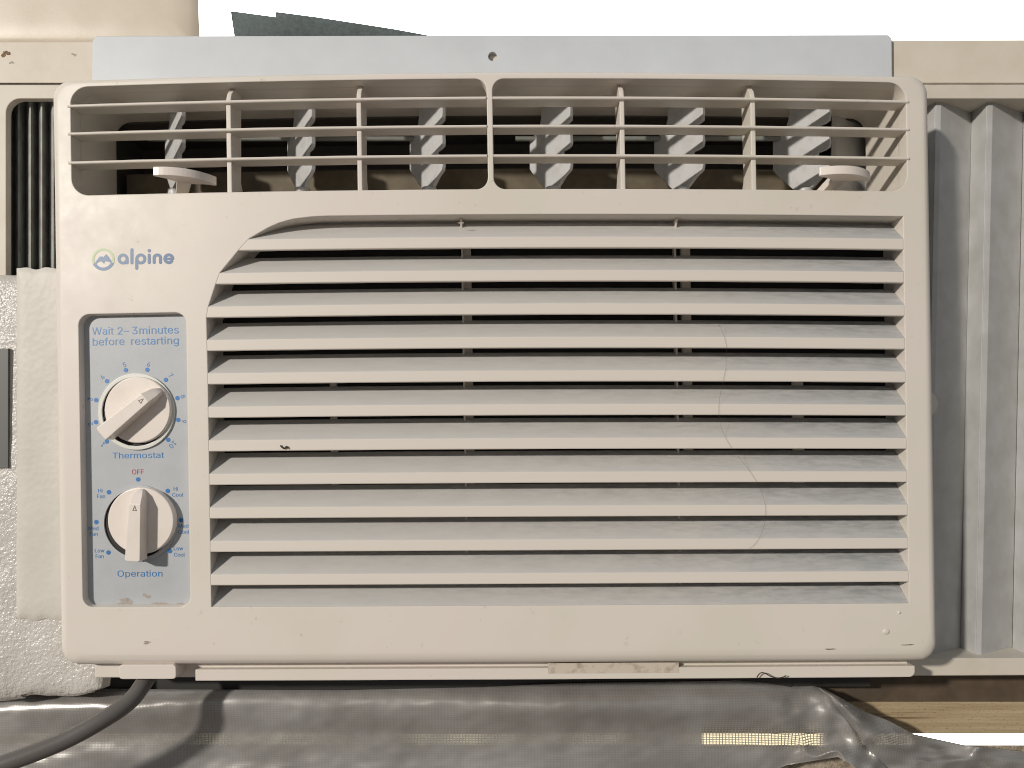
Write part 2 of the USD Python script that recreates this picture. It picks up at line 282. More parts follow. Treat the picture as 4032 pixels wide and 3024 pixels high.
# ------------------------------------------------------------------ the unit: built flat, then bent to its slightly bowed front and hung a little crooked
X0, X1, YT, YB = 211.0, 3684.0, 302.0, 2617.0
def lx(X, w=0): return (X - CX) * S * (D + w) / D
def lz(Y, w=0): return (CY - Y) * S * (D + w) / D
ZT, ZB, XC, HW = lz(YT), lz(YB), lx((X0 + X1) / 2), lx(X1) - lx((X0 + X1) / 2)
def bow(x, z):
    b = 0.001 + 0.0070 * np.clip((z - ZB) / (ZT - ZB), 0, 1.1)
    return b * np.clip(1 - ((x - XC) / HW) ** 2, 0, 1)
def bend(v):
    v = np.array(v, float); b = bow(v[:, 0], v[:, 2])
    x = v[:, 0] * (1 - b / D); y = v[:, 1] - b; z = v[:, 2]
    u2 = np.clip(1 - ((v[:, 0] - XC) / HW) ** 2, 0, 1); Y_ = CY - z / S
    arch = 11 * S * np.exp(-((Y_ - 1450) / 650) ** 2) * u2                # the slats arch up a little in the middle
    return np.stack([x - 0.0155 * (z - 188 * S), y, z + 0.005 * x + arch], 1)
def bent(mesh, refine=0.010):
    if isinstance(mesh, m3.Manifold):
        if refine: mesh = mesh.refine_to_length(refine)
        mesh = tm(mesh)
    return trimesh.Trimesh(bend(mesh.vertices), mesh.faces, process=False)

ac = thing('window_air_conditioner', 'beige air conditioner with slatted front, upper vent and two knobs, set in the window', 'air conditioner', (0, 0.045, float(ZB)))
mm = 0.001
# front panel
def shell(inset, w_start, w_end):
    pts = []
    for a in np.radians(np.linspace(0, 90, 8)):
        i = (1 - math.sin(a)); w = (1 - math.cos(a)) * 5.5 * mm
        rx, rb, rt = 5.2 * mm * i + inset, 8.0 * mm * i + inset, 3.0 * mm * i + inset
        q = rrect(lx(X0) + rx, lx(X1) - rx, ZB + rb, ZT - rt, max(0.003, 9 * mm - inset))
        pts += [(x, z, w_start + w) for x, z in q.exterior.coords[:-1]]
    q = rrect(lx(X0) + inset, lx(X1) - inset, ZB + inset, ZT - inset, max(0.003, 9 * mm - inset))
    pts += [(x, z, w_end) for x, z in q.exterior.coords[:-1]]
    return solid(pts)
PITCH, SLOT_H = 130.6, 84.0
slot_bottom = [1077 + PITCH * (k - 2) for k in range(1, 13)]
field_px = [(819, slot_bottom[11]), (3566, slot_bottom[11]), (3566, 862), (1300, 862), (1240, 864), (1165, 872), (1110, 886), (1065, 905), (1030, 924), (990, slot_bottom[0]),
            (946, slot_bottom[1] - SLOT_H), (874, slot_bottom[1]), (855, slot_bottom[2] - SLOT_H), (826, slot_bottom[2]), (817, slot_bottom[3] - SLOT_H), (819, slot_bottom[4])]
field = Polygon([(lx(a), lz(b)) for a, b in field_px])
def vr(xa, xb, left):
    o, i = 68 * S, 46 * S
    return rrect(lx(xa), lx(xb), lz(764), lz(337), (o, i, i, o) if left else (i, o, o, i))
vent_l, vent_r = vr(295, 1934, True), vr(1956, 3585, False)
vent_all = rrect(lx(295), lx(3585), lz(764), lz(337), 68 * S)
recess = rrect(lx(313), lx(737), lz(2383), lz(1231), 44 * S)
RW = 4.5 * mm
panel = shell(0, 0, 45 * mm) - shell(2.4 * mm, 2.4 * mm, 46 * mm)
panel = panel + prism(field.buffer(2.2 * mm, join_style=2), 1.2 * mm, 22 * mm) + prism(recess.buffer(3 * mm), 1.2 * mm, 8 * mm)
panel = panel + prism(vent_all.buffer(2.0 * mm), 1.2 * mm, 9 * mm)
panel = panel - prism(field, -2 * mm, 30 * mm) - prism(vent_l, -2 * mm, 30 * mm) - prism(vent_r, -2 * mm, 30 * mm)
# recess with slightly sloping walls
fl = recess.buffer(-0.5 * mm)
panel = panel - solid([(x, z, -1 * mm) for x, z in recess.buffer(0.1 * mm).exterior.coords] + [(x, z, RW) for x, z in fl.exterior.coords])
P_PANEL = obj('front_panel', bent(panel), 'cream', ac)

# slats
hf = (PITCH - SLOT_H) * S
fprism = prism(field, -1 * mm, 30 * mm)
for k in range(12):
    z0 = lz(slot_bottom[k])
    prof = [(0, -hf + .35 * mm), (0, -.55 * mm), (.45 * mm, -.02 * mm), (12.6 * mm, 10.3 * mm), (13.5 * mm, 9.3 * mm), (2.6 * mm, -.8 * mm), (2.2 * mm, -hf), (.35 * mm, -hf)]
    s = along_x([(w, z0 + z) for w, z in prof], lx(700), lx(3700)) ^ fprism
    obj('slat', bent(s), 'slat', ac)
# ribs that join the slats behind, filter and its frame
for X in (1822, 2684):
    r = along_x([(11 * mm, lz(2383)), (16 * mm, lz(2383)), (16 * mm, lz(866)), (5 * mm, lz(866)), (9 * mm, lz(900)), (11 * mm, lz(940))], lx(X) - .5 * mm, lx(X) + .6 * mm) ^ fprism
    r = r + cube(lx(X + 4, 18 * mm), lx(X + 40, 18 * mm), lz(2370), lz(868), 17 * mm, 20 * mm)
    obj('support_rib', bent(r), 'cream', ac)
filt = field.buffer(1.5 * mm, join_style=2)
obj('air_filter', bent(prism(filt, 22.3 * mm, 24 * mm)), 'filter', ac)
for X, wd, ya, yb in ((1300, 26, 1500, 2000), (3118, 42, 1500, 2000)):
    obj('filter_bar', bent(cube(lx(X, 21 * mm), lx(X + wd, 21 * mm), lz(yb), lz(ya), 20 * mm, 22 * mm)), 'cream', ac)

# upper vent: duct, coil behind, bars, ribs
duct = prism(vent_all.buffer(1.6 * mm), 9.0 * mm, 46 * mm) - prism(vent_all, 0, 50 * mm)
duct = duct - cube(lx(400), lx(470), lz(500), lz(425), 36 * mm, 42 * mm)
obj('vent_duct', bent(duct), 'cream', ac)
box_ = cube(lx(240), lx(3640), lz(800), lz(330), 46.5 * mm, 90 * mm) - cube(lx(262), lx(3620), lz(790), lz(342), 45 * mm, 88 * mm)
obj('vent_chamber', bent(box_), 'chamber', ac)
obj('coil', bent(cube(lx(300), lx(3600), lz(788), lz(540), 56 * mm, 70 * mm)), 'coil', ac)
for Y in (405, 514, 628):
    for xa, xb in ((284, 1933), (1957, 3594)):
        z = lz(Y + 7)
        prof = [(9.8 * mm, z + .55 * mm), (9.8 * mm, z - .55 * mm), (.3 * mm, z - .95 * mm), (-.35 * mm, z - .6 * mm), (-.6 * mm, z), (-.35 * mm, z + .6 * mm), (.3 * mm, z + .95 * mm)]
        obj('vent_bar', bent(along_x(prof, lx(xa), lx(xb))), 'cream', ac)
for X in (913, 1428, 2467, 2984):
    prof = [(1.2 * mm, lz(766)), (1.2 * mm, lz(405)), (3 * mm, lz(372)), (8 * mm, lz(336)), (17 * mm, lz(336)), (15 * mm, lz(690)), (20 * mm, lz(764))]
    obj('vent_rib', bent(along_x(prof, lx(X - 9), lx(X + 9))), 'cream', ac)
    # (front of each rib lies just behind the nose of the bars)

# air deflectors
BLADE = math.radians(39)
def fin(px, py, alpha, lever):
    wz = 26 * mm
    Z = lambda Y: (CY - Y) * S * (D + wz - 6 * mm) / D
    P = [(12, 392), (12, 432), (4, 436), (2.4, 445), (2, 470), (2.6, 500), (6, 507), (12, 509), (12, 543), (4, 547), (2.4, 556), (2, 585), (2.6, 612), (6, 619), (12, 621), (12, 656), (4, 660), (2.4, 669),
         (2, 690), (3, 706), (9, 722), (16, 752), (30, 752), (47, 660), (50, 640), (50, 505), (43, 498), (40, 488), (38, 470), (36, 440), (36, 405), (30, 392)]
    P = [(a, Y + (py - 763 if Y > 600 else 0)) for a, Y in P]
    poly = Polygon([(a * mm, Z(Y)) for a, Y in P])
    m = cs(poly).extrude(2.2 * mm).translate((0, 0, -1.1 * mm))           # (a, z, thickness)
    g = m.to_mesh(); v = np.array(g.vert_properties)[:, :3].astype(float); f = np.array(g.tri_verts)
    piv = U(px, py, wz - 6 * mm); ca, sa = math.cos(alpha), math.sin(alpha)
    def place(a, c, z):
        a = a - 22 * mm                                                 # along the blade from the pivot, going back; c to the right of it
        return np.stack([piv[0] - sa * a + ca * c, piv[1] + 4 * mm + ca * a + sa * c, z], -1)
    cb, sb = math.cos(BLADE), math.sin(BLADE)
    def blade(a, c, z):                                                # the blade itself is turned further than its lever
        a = (a - 22 * mm) * .72
        return np.stack([piv[0] - sb * a + cb * c, piv[1] + 1.5 * mm + cb * a + sb * c, z + 0 * a], -1)
    b = trimesh.Trimesh(blade(v[:, 0], v[:, 2], v[:, 1]), f, process=False); b.fix_normals()
    p = obj('air_deflector', b, 'fin', ac)
    for za, zb, r in ((Z(py + 12), Z(py - 13), 4.3 * mm), (Z(400), Z(372), 1.6 * mm)):
        c = trimesh.creation.cylinder(radius=r, height=abs(zb - za), sections=24)
        aa = np.array(blade(np.array([23 * mm]), np.array([0.0]), np.array([(za + zb) / 2])))[0]
        c.apply_translation(aa); obj('pivot', c, 'fin', p)
    ln = trimesh.creation.cylinder(radius=1.3 * mm, height=5 * mm, sections=12)
    ln.apply_translation(blade(np.array([44 * mm]), np.array([0.0]), np.array([Z(494)]))[0]); obj('link_pin', ln, 'fin', p)
    # low cross rib seen at the foot of each blade
    q = trimesh.creation.box((2.2 * mm, 2.2 * mm, Z(706) - Z(745))); q.apply_translation(blade(np.array([24 * mm]), np.array([1.4 * mm]), np.array([(Z(706) + Z(745)) / 2]))[0]); obj('foot_rib', q, 'fin', p)
    if lever:
        zt = (CY - 654) * S * (D - 14 * mm) / D; zb = zt - 4.4 * mm
        out = [(-15 + 30 * t, -17 + 5.5 * (2 * t - 1) ** 2) for t in np.linspace(0, 1, 15)] + [(15, -11), (9, -10), (3, -7), (1.6, 20), (-1.6, 20), (-3, -7), (-9, -10), (-15, -11)]
        pl = Polygon([(c * mm, a * mm) for c, a in out]).buffer(.8 * mm).buffer(-.3 * mm)
        e = trimesh.creation.extrude_polygon(pl, zt - zb, engine='earcut'); vv = e.vertices
        # the stem sags a little towards the blade
        zz = zb + vv[:, 2] - np.clip(vv[:, 1] + 6 * mm, 0, 1) * 0.35
        e = trimesh.Trimesh(place(vv[:, 1], vv[:, 0], zz), e.faces, process=False); e.fix_normals(); obj('lever', e, 'knob', p)
    return blade(np.array([44 * mm]), np.array([0.0]), np.array([Z(494)]))[0]
A1, A2 = math.radians(30), math.radians(15)
ends = [fin(690, 757, A1, True), fin(1190, 752, A1, False), fin(1692, 750, A1, False), fin(2183, 748, A2, False), fin(2692, 750, A2, False), fin(3178, 754, A2, True)]
for a, b in ((0, 2), (3, 5)):
    p, q = ends[a] - (0, 0, .002), ends[b] - (0, 0, .002); d_ = (q - p) / np.linalg.norm(q - p)
    obj('link_rod', tube(np.linspace(p - d_ * .012, q + d_ * .004, 6), 1.5 * mm, 12), 'rod', ac)

# control label and its print
lab = obj('control_label', bent(prism(fl.buffer(-.05 * mm), RW - .25 * mm, RW + .6 * mm).translate((0, 0, -.0 * mm))), 'label', ac)
LW = RW - .25 * mm
def ideal(px, py):
    X = px - 0.0155 * (py - 1512); Y = py + 0.005 * (px - 2016)
    return X, Y
def at(px, py, w):
    """photo position on the front -> local x, z for something w behind the front plane"""
    X, Y = ideal(px, py); x, z = lx(X), lz(Y); b = bow(x, z)
    return lx(X, w), lz(Y, w - b)
def flat(shape, w, thick, name, material, parent):
    """shapely shape in local x, z printed at depth w"""
    return obj(name, bent(prism(shape, w - thick, w + .02 * mm), None), material, parent, smooth=False)
def word(text, px0, px1, base, cap, material, parent, w=None, bold=False, ang=0.0, center=None):
    w = LW if w is None else w
    k = (D + w) / D * S
    t = meshkit.text_mesh(text, cap * k, 0.12 * mm, bold)
    v = np.array(t.vertices); v[:, 0] -= v[:, 0].min()
    if px1 is not None: v[:, 0] *= (px1 - px0) * k / v[:, 0].max()
    if center is not None:
        v[:, 0] -= v[:, 0].max() / 2; v[:, 1] -= (v[:, 1].max() + v[:, 1].min()) / 2
        c, s_ = math.cos(ang), math.sin(ang); v[:, :2] = v[:, :2] @ np.array([[c, s_], [-s_, c]])
        x, z = at(*center, w)
    else:
        x, z = at(px0, base, w)
    lv = np.stack([v[:, 0] + x, w - v[:, 2] + .02 * mm, v[:, 1] + z], 1)
    g = trimesh.Trimesh(bend(lv), t.faces, process=False); g.fix_normals()
    return obj('lettering', g, material, parent, smooth=False)
zA = lambda x, y: (300 + x / 2.633, 1220 + y / 2.633)
zB = lambda x, y: (300 + x / 2.633, 1800 + y / 2.633)
word('Wait', 363, 447, 1320, 29, 'blue', lab); word('2–', 463, 508, 1320, 29, 'blue', lab); word('3minutes', 520, 704, 1319, 29, 'blue', lab)
word('before', 365, 490, 1362, 29, 'blue', lab); word('restarting', 516, 704, 1361, 29, 'blue', lab)
word('Thermostat', 443, 646, 1807, 23, 'blue', lab); word('OFF', 520, 566, 1870, 19, 'red', lab); word('Operation', 463, 640, 2271, 24, 'blue', lab)
kc = (632, 1055)
for t, d_, n_ in (('5', (515, 633), (500, 577)), ('6', (738, 632), (750, 577)), ('7', (930, 738), (982, 692)), ('8', (1050, 928), (1108, 912)), ('9', (1058, 1153), (1117, 1168)), ('10', (955, 1358), (1000, 1408)),
                  ('1', (318, 1370), (275, 1402)), ('2', (205, 1168), (147, 1188)), ('3', (208, 940), (147, 930)), ('4', (320, 745), (272, 703))):
    x, z = at(*zA(*d_), LW); flat(Point(x, z).buffer(8.6 * S), LW, .12 * mm, 'dot', 'dot', lab)
    word(t, 0, None, 0, 18, 'blue', lab, ang=math.atan2(-(n_[1] - kc[1]), n_[0] - kc[0]) - math.pi / 2, center=zA(*n_))
for d_ in ((643, 237), (340, 367), (950, 357), (210, 675), (1087, 658), (335, 990), (973, 977)):
    x, z = at(*zB(*d_), LW); flat(Point(x, z).buffer(8.8 * S), LW, .12 * mm, 'dot', 'dot', lab)
for t, c in (('Hi', (250, 350)), ('Fan', (258, 408)), ('Hi', (1032, 335)), ('Cool', (1053, 398)), ('Med', (180, 740)), ('Fan', (182, 798)), ('Med', (1112, 718)), ('Cool', (1116, 780)),
             ('Low', (243, 970)), ('Fan', (243, 1028)), ('Low', (1060, 950)), ('Cool', (1070, 1015))):
    word(t, 0, None, 0, 14.5, 'blue', lab, center=zB(*c))
def blob(cx, cy, rx, ry, seed, n=26):
    r = np.random.RandomState(seed); a = np.linspace(0, 2 * np.pi, n, endpoint=False)
    k = 1 + .38 * np.sin(a * 2 + r.rand() * 6) + .22 * np.sin(a * 3 + r.rand() * 6) + .16 * r.randn(n)
    return Polygon([(cx + rx * k_ * math.cos(t), cy + ry * k_ * math.sin(t)) for t, k_ in zip(a, k)]).buffer(0)
for px, py, rx, ry, sd in ((500, 2365, 20, 12, 1), (580, 2348, 14, 9, 2), (640, 2378, 38, 5, 3), (705, 2380, 24, 4, 4), (480, 2378, 28, 4, 8)):
    x, z = at(px, py, LW); flat(blob(x, z, rx * S, ry * S, sd), LW, .06 * mm, 'stain', 'stain', lab)

# knobs
def knob(name, ring_c, dial_c, ang, ring_mat, stand):
    x, z = at(*ring_c, LW); c = Point(x, z)
    ring = prism(c.buffer(151 * S, 32).difference(c.buffer(136 * S, 32)), LW - 1.1 * mm, LW + .1 * mm)
    p = obj(name, bent(ring, None), ring_mat, ac)
    obj('gap', bent(prism(c.buffer(136.5 * S, 32), LW - .2 * mm, LW + .1 * mm), None), 'black', p)
    wf = LW - stand
    x, z = at(*dial_c, wf); r = 131 * S
    dial = solid([(x + (r - i) * math.cos(t), z + (r - i) * math.sin(t), w) for i, w in ((.5 * mm, wf), (.1 * mm, wf + .4 * mm), (0, wf + 1 * mm), (0, LW - .1 * mm)) for t in np.linspace(0, 2 * np.pi, 64, endpoint=False)])
    obj('dial', bent(dial, None), 'knob', p)
    h = 7.0 * mm; ca, sa = math.cos(ang), math.sin(ang)
    def G(g, c_, up): return (x + (g * ca - c_ * sa) * S, z + (g * sa + c_ * ca) * S, wf - up)
    e = .3 * mm
    pts = [G(-148, s * 31, -e) for s in (-1, 1)] + [G(-147, s * 29, h) for s in (-1, 1)] + [G(-152, s * 22, -e) for s in (-1, 1)] + [G(-151, s * 21, h) for s in (-1, 1)]
    pts += [G(70, s * 22, h) for s in (-1, 1)] + [G(85, s * 25, -e) for s in (-1, 1)] + [G(114, s * 17, -e) for s in (-1, 1)] + [G(126, s * 6, -e) for s in (-1, 1)] + [G(108, s * 17, 4.0 * mm) for s in (-1, 1)] + [G(122, s * 9, 1.6 * mm) for s in (-1, 1)]
    gr = obj('grip', bent(solid(pts), None), 'knob', p, smooth=25)
    tri = Polygon([G(66, 0, 0)[:2], G(44, 9, 0)[:2], G(44, -9, 0)[:2]]); tri = tri.difference(tri.buffer(-2.6 * S))
    obj('pointer_mark', bent(prism(tri, wf - h - .1 * mm, wf - h + .02 * mm), None), 'mark', p, smooth=False)
    return p
P1 = knob('thermostat_knob', (540, 1624), (541, 1617), math.radians(38.5), 'ring', 3.0 * mm)
P2 = knob('operation_knob', (548, 2061), (554, 2052), math.radians(86.5), 'label', 4.4 * mm)

# brand mark: ring, mountain and round letters
lzoom = lambda x, y: (320 + x / 4.424, 900 + y / 4.424)
def LP(x, y): return at(*lzoom(x, y), 0)
def lpoly(pts): return Polygon([LP(*q) for q in pts]).buffer(0)
def ringpart(cx, cy, ro, ri, a0, a1):
    o = [(cx + ro * math.cos(t), cy - ro * math.sin(t)) for t in np.radians(np.linspace(a0, a1, 40))]
    i = [(cx + ri * math.cos(t), cy - ri * math.sin(t)) for t in np.radians(np.linspace(a1, a0, 40))]
    return lpoly(o + i)
emb = flat(ringpart(384, 548, 198, 156, -22, 204), 0, .1 * mm, 'emblem', 'green', ac)
mount = lpoly([(205, 648), (250, 590), (325, 490), (345, 500), (362, 488), (384, 512), (432, 452), (470, 490), (560, 618), (520, 612), (480, 585), (410, 578), (398, 620), (370, 598), (345, 575), (300, 588), (262, 620), (250, 650)])
low = ringpart(384, 540, 200, 146, 206, 338)
flat(unary_union([mount, low]), 0, .1 * mm, 'mountain', 'logo_blue', emb)
def stroke(pts, wd=52): return affinity.scale(LineString([LP(*q) for q in pts]).buffer(wd / 2 / 4.424 * S), 1, 1)
def ring_(cx, cy, r, wd=50): return stroke([(cx + r * math.cos(t), cy + r * math.sin(t)) for t in np.linspace(0, 2 * np.pi, 48)], wd)
letters = [unary_union([ring_(728, 540, 70), stroke([(798, 545), (798, 606)])]), stroke([(882, 378), (882, 608)]), unary_union([ring_(1037, 540, 70), stroke([(966, 545), (966, 704)])]),
           unary_union([stroke([(1184, 474), (1184, 606)]), Point(*LP(1185, 397)).buffer(29 / 4.424 * S)]),
           stroke([(1270, 606), (1270, 530)] + [(1325 + 55 * math.cos(t), 522 - 50 * math.sin(t)) for t in np.linspace(math.pi, 0, 16)] + [(1380, 606)]),
           unary_union([stroke([(1524 + 68 * math.cos(t), 540 - 68 * math.sin(t)) for t in np.radians(np.linspace(0, 318, 40))]), stroke([(1460, 542), (1590, 542)], 40)])]
for g in letters: flat(g, 0, .1 * mm, 'letter', 'logo_blue', emb)

# bottom lip, cord guide, cord, old strip of tape
def lipprof(w0, w1, ya, yb, r=.8): return [(w0, lz(yb) + r * mm), (w0 + r * mm, lz(yb)), (w1, lz(yb)), (w1, lz(ya)), (w0 + .3 * mm, lz(ya)), (w0, lz(ya) - .3 * mm)]
lip = prism(rrect(lx(752, 9 * mm), lx(3585, 9 * mm), lz(2695), lz(2650), (3 * S, 24 * S, 3 * S, 3 * S)), 9 * mm, 40 * mm) + cube(lx(352, 12 * mm), lx(3560, 12 * mm), lz(2690), lz(2600), 13 * mm, 44 * mm)
obj('bottom_lip', bent(lip), 'cream', ac)
gd = prism(rrect(lx(447), lx(672), lz(2668), lz(2612), 14 * S), 1.0 * mm, 30 * mm) - prism(rrect(lx(560), lx(632), lz(2690), lz(2640), 5 * S), 4 * mm, 31 * mm)
obj('cord_guide', bent(gd, .02), 'cream', ac)
cpts = [U(600, 2600, .016), U(590, 2650, .012), U(566, 2690, .008), U(520, 2752, .002), U(425, 2822, -.006), U(270, 2908, -.014), U(120, 2970, -.02), U(10, 3010, -.024), U(-150, 3060, -.028)]
obj('power_cord', tube(spline(cpts, 60), 4.6 * mm, 18), 'cord', ac)
obj('tape_strip', bent(cube(lx(2140, 9 * mm), lx(2655, 9 * mm), lz(2672), lz(2630), 8.85 * mm, 9.1 * mm), None), 'old_tape', ac)
# blemishes of the front
def bump_(px, py, r):
    x, z = at(px, py, 0); s = trimesh.creation.icosphere(3, 1.0); s.vertices *= np.array([r * S, .6 * mm, r * .8 * S]); s.apply_translation((x, 0, z))
    obj('dried_drop', bent(s), 'cream', ac)
bump_(3489, 2487, 14); bump_(3540, 2412, 7)
for px, py, rx, ry, sd in ((3268, 2556, 15, 3, 11), (3578, 2539, 19, 2.5, 12), (580, 2530, 16, 5, 15), (1815, 868 + 14, 9, 4, 16)):
    x, z = at(px, py, 0); flat(blob(x, z, rx * S, ry * S, sd), 0, .06 * mm, 'scuff', 'mark' if sd < 14 else 'stain', ac)
catch = trimesh.creation.cylinder(radius=8.2 * mm, height=3 * mm, sections=40)
catch.apply_transform(trimesh.transformations.rotation_matrix(math.pi / 2, (1, 0, 0))); p_ = U(3628, 1591, .012); catch.apply_translation(p_); obj('side_catch', catch, 'cream', ac)
# metal plate on top, cabinet, base pan with an added dark end for shade
pl = Polygon([U(365, 160, .041)[[0, 2]], U(380, 143, .041)[[0, 2]], U(3495, 138, .041)[[0, 2]], U(3511, 150, .041)[[0, 2]], U(3513, 420, .041)[[0, 2]], U(360, 420, .041)[[0, 2]]])
hx = U(1940, 222, .041)
obj('top_plate', prism(pl, .041, .0432) - prism(Point(hx[0], hx[2]).buffer(18 * S * 1.09, 24), .03, .05), 'plate', ac)
cab = cube(lx(300), lx(3600), lz(2560), lz(440), .092, .30)
obj('cabinet', cab, 'plate', ac)
obj('base_pan_and_shade', cube(lx(330, .05), lx(3110, .05), lz(2790, .05), lz(2630, .05), .047, .30) + cube(lx(3100, .05), lx(3420, .05), lz(2698, .05), lz(2631, .05), .048, .29), 'dark_metal', ac)  # second block is added dark for the shadow of the unit on the wood

# ------------------------------------------------------------------ the window round it
def rect_px(xa, xb, ya, yb, d): a, b = U(xa, yb, d), U(xb, ya, d); return sbox(a[0], a[2], b[0], b[2])
sash = thing('sash_window', 'cream painted sash rail across the window above the air conditioner, with its pane', 'window sash', U(2016, 325, .05))
ra = Polygon([U(-900, 166, .044)[[0, 2]], U(4900, 157, .044)[[0, 2]], U(4900, 327, .044)[[0, 2]], U(-900, 327, .044)[[0, 2]]])
rail = obj('rail', prism(ra, .044, .075), 'sash', sash)
obj('pane', prism(rect_px(-900, 4900, -2200, 175, .060), .0580, .0610), 'glass', sash)
for px, py, rx, ry, sd, m_ in ((22, 212, 15, 12, 21, 'rust'), (46, 246, 7, 6, 22, 'stain'), (292, 215, 9, 5, 23, 'stain')):
    q = U(px, py, .044); obj('paint_chip', prism(blob(q[0], q[2], rx * S * 1.1, ry * S * 1.1, sd), .04394, .0441), m_, rail, smooth=False)

def pleat(xa, xm, xb, lip_w, ya, yb, d0, d1, lean, material, parent):
    """one fold: a wide face going back to the right, a narrow one coming forward again, with a thin lip"""
    def line(xt, d): return U(xt, ya, d), U(xt + lean * (yb - ya), yb, d)
    cols = [(xa, d0), (xa + lip_w, d0), (xm, d1), (xb, d0)]
    th = .0009; v, f = [], []
    for x, d in cols:
        a, b = line(x, d)
        v += [a, b, a + (0, th, 0), b + (0, th, 0)]
    for i in range(len(cols) - 1):
        o, n = i * 4, i * 4 + 4
        f += [(o, o + 1, n + 1), (o, n + 1, n), (o + 2, n + 3, o + 3), (o + 2, n + 2, n + 3), (o, n, n + 2), (o, n + 2, o + 2), (o + 1, o + 3, n + 3), (o + 1, n + 3, n + 1)]
    f += [(0, 2, 3), (0, 3, 1), (12, 13, 15), (12, 15, 14)]
    g = trimesh.Trimesh(v, f, process=False); g.fix_normals(); obj('pleat', g, material, parent, smooth=False)

rp_ = thing('side_panel', 'light grey pleated filler panel with cream rails to the right of the air conditioner', 'filler panel', U(3800, 2660, .05), group=None)
obj('top_rail', prism(rect_px(3400, 4700, 334, 388, .036), .036, .066), 'frame', rp_)
obj('bottom_rail', prism(Polygon([U(3300, 2662, .034)[[0, 2]], U(4700, 2655, .034)[[0, 2]], U(4700, 2590, .034)[[0, 2]], U(3300, 2592, .034)[[0, 2]]]), .034, .07), 'frame', rp_)
for x in (3290, 3494, 3698, 3902, 4106, 4310):
    pleat(x - 12, x + 128, x + 192, 20, 372, 2620, .041, .055, -.021, 'pleat', rp_)
lp_ = thing('side_panel', 'narrow-pleated filler panel, coloured dark for shade, in a rounded cream frame, left of the air conditioner', 'filler panel', U(100, 2660, .05))
o_ = rect_px(-700, 400, 334, 2640, .036); h_a, h_b = U(24, 2580, .036), U(520, 388, .036)
hole = rrect(h_a[0], h_b[0], h_a[2], h_b[2], 62 * S)
obj('frame', prism(o_.difference(hole), .036, .0405), 'frame', lp_)
for i in range(9):
    x = 26 + i * 45
    pleat(x, x + 30, x + 45, 5, 360, 2630, .042, .052, .0, 'pleat_shaded', lp_)
obj('backing', prism(rect_px(-600, 420, 340, 2660, .062), .0625, .064), 'black', lp_)

# ------------------------------------------------------------------ packing foam
def sheet(xa, xb, ya, yb, d, thick, nx, ny, edge, seed, amp, material, name, parent=None, **kw):
    """edge(u, v) -> (dx, dy) in pixels lets the outline wander; lumpy front, closed slab"""
    uu, vv = np.meshgrid(np.linspace(0, 1, nx), np.linspace(0, 1, ny), indexing='ij')
    ex, ey = edge(uu, vv); px, py = xa + (xb - xa) * uu + ex, ya + (yb - ya) * vv + ey
    k = S * (D + d) / D; x, z = (px - CX) * k, (CY - py) * k
    h = meshkit.fbm(np.stack([x * 22, z * 12, np.full_like(x, seed)], -1), 3, seed) - .5 + .10 * (meshkit.fbm(np.stack([x * 130, z * 130, np.full_like(x, seed)], -1), 2, seed + 3) - .5)
    r = np.minimum.reduce([uu * nx / 6, (1 - uu) * nx / 6, vv * ny / 6, (1 - vv) * ny / 6, np.ones_like(uu)])
    y = d + h * amp + thick * .5 * (1 - np.sqrt(np.clip(1 - (1 - r) ** 2, 0, 1)))
    yb_ = d + h * amp + thick - thick * .5 * (1 - np.sqrt(np.clip(1 - (1 - r) ** 2, 0, 1)))
    V = np.concatenate([np.stack([x, y, z], -1).reshape(-1, 3), np.stack([x, yb_, z], -1).reshape(-1, 3)]); N = nx * ny; F = []
    idx = np.arange(N).reshape(nx, ny)
    a, b, c, e = idx[:-1, :-1].ravel(), idx[1:, :-1].ravel(), idx[1:, 1:].ravel(), idx[:-1, 1:].ravel()
    F = [np.stack([a, c, b], 1), np.stack([a, e, c], 1), np.stack([a, b, c], 1) + N, np.stack([a, c, e], 1) + N]
    for ring in (idx[0], idx[-1], idx[:, 0], idx[:, -1]):
        p, q = ring[:-1], ring[1:]; F += [np.stack([p, q, q + N], 1), np.stack([p, q + N, p + N], 1)]
    g = trimesh.Trimesh(V, np.vstack(F), process=False); g.fix_normals()
    return obj(name, g, material, parent, smooth=50, **kw)
wob = lambda s, a: (lambda u, v: (a * (meshkit.noise(np.stack([v * 7, u * 0 + s, u * 0], -1)) - .5) * (u > .5), a * (meshkit.noise(np.stack([u * 7, v * 0 + s + 9, v * 0], -1)) - .5)))
fm = thing('foam_sheet', 'white bubbly packing foam stuffed against the left side of the air conditioner', 'packing foam', U(150, 2740, .03))
def e1(u, v):
    return (-60 * (v > .985) * (u > .5) + 12 * (meshkit.noise(np.stack([v * 9, u * 0, u * 0 + 2.], -1)) - .5), (34 * (1 - u) ** 1 + 14 * (meshkit.noise(np.stack([u * 8, u * 0 + 4., u * 0], -1)) - .5)) * v - 10 * v)
sheet(-260, 412, 1075, 2756, .022, .012, 70, 130, e1, 3, .006, 'foam', 'sheet', fm)
sheet(58, 330, 1052, 2440, .0205, .003, 34, 110, wob(5, 14), 6, .0009, 'foam_smooth', 'folded_flap', fm)
sheet(-420, 765, -420, 176, .050, .005, 70, 40, lambda u, v: (14 * v, 0 * v), 9, .0006, 'foam_beige', 'foam_sheet', label='beige foam sheet hung over the upper left of the window, above the rail', cat='packing foam')
obj('gap_patch', prism(rect_px(-200, 31, 1372, 1842, .0205), .0205, .0225), 'grey', label='added dark grey patch standing for a gap in the foam at the far left edge', cat='strip')  # dark patch added where a gap shows through the foam

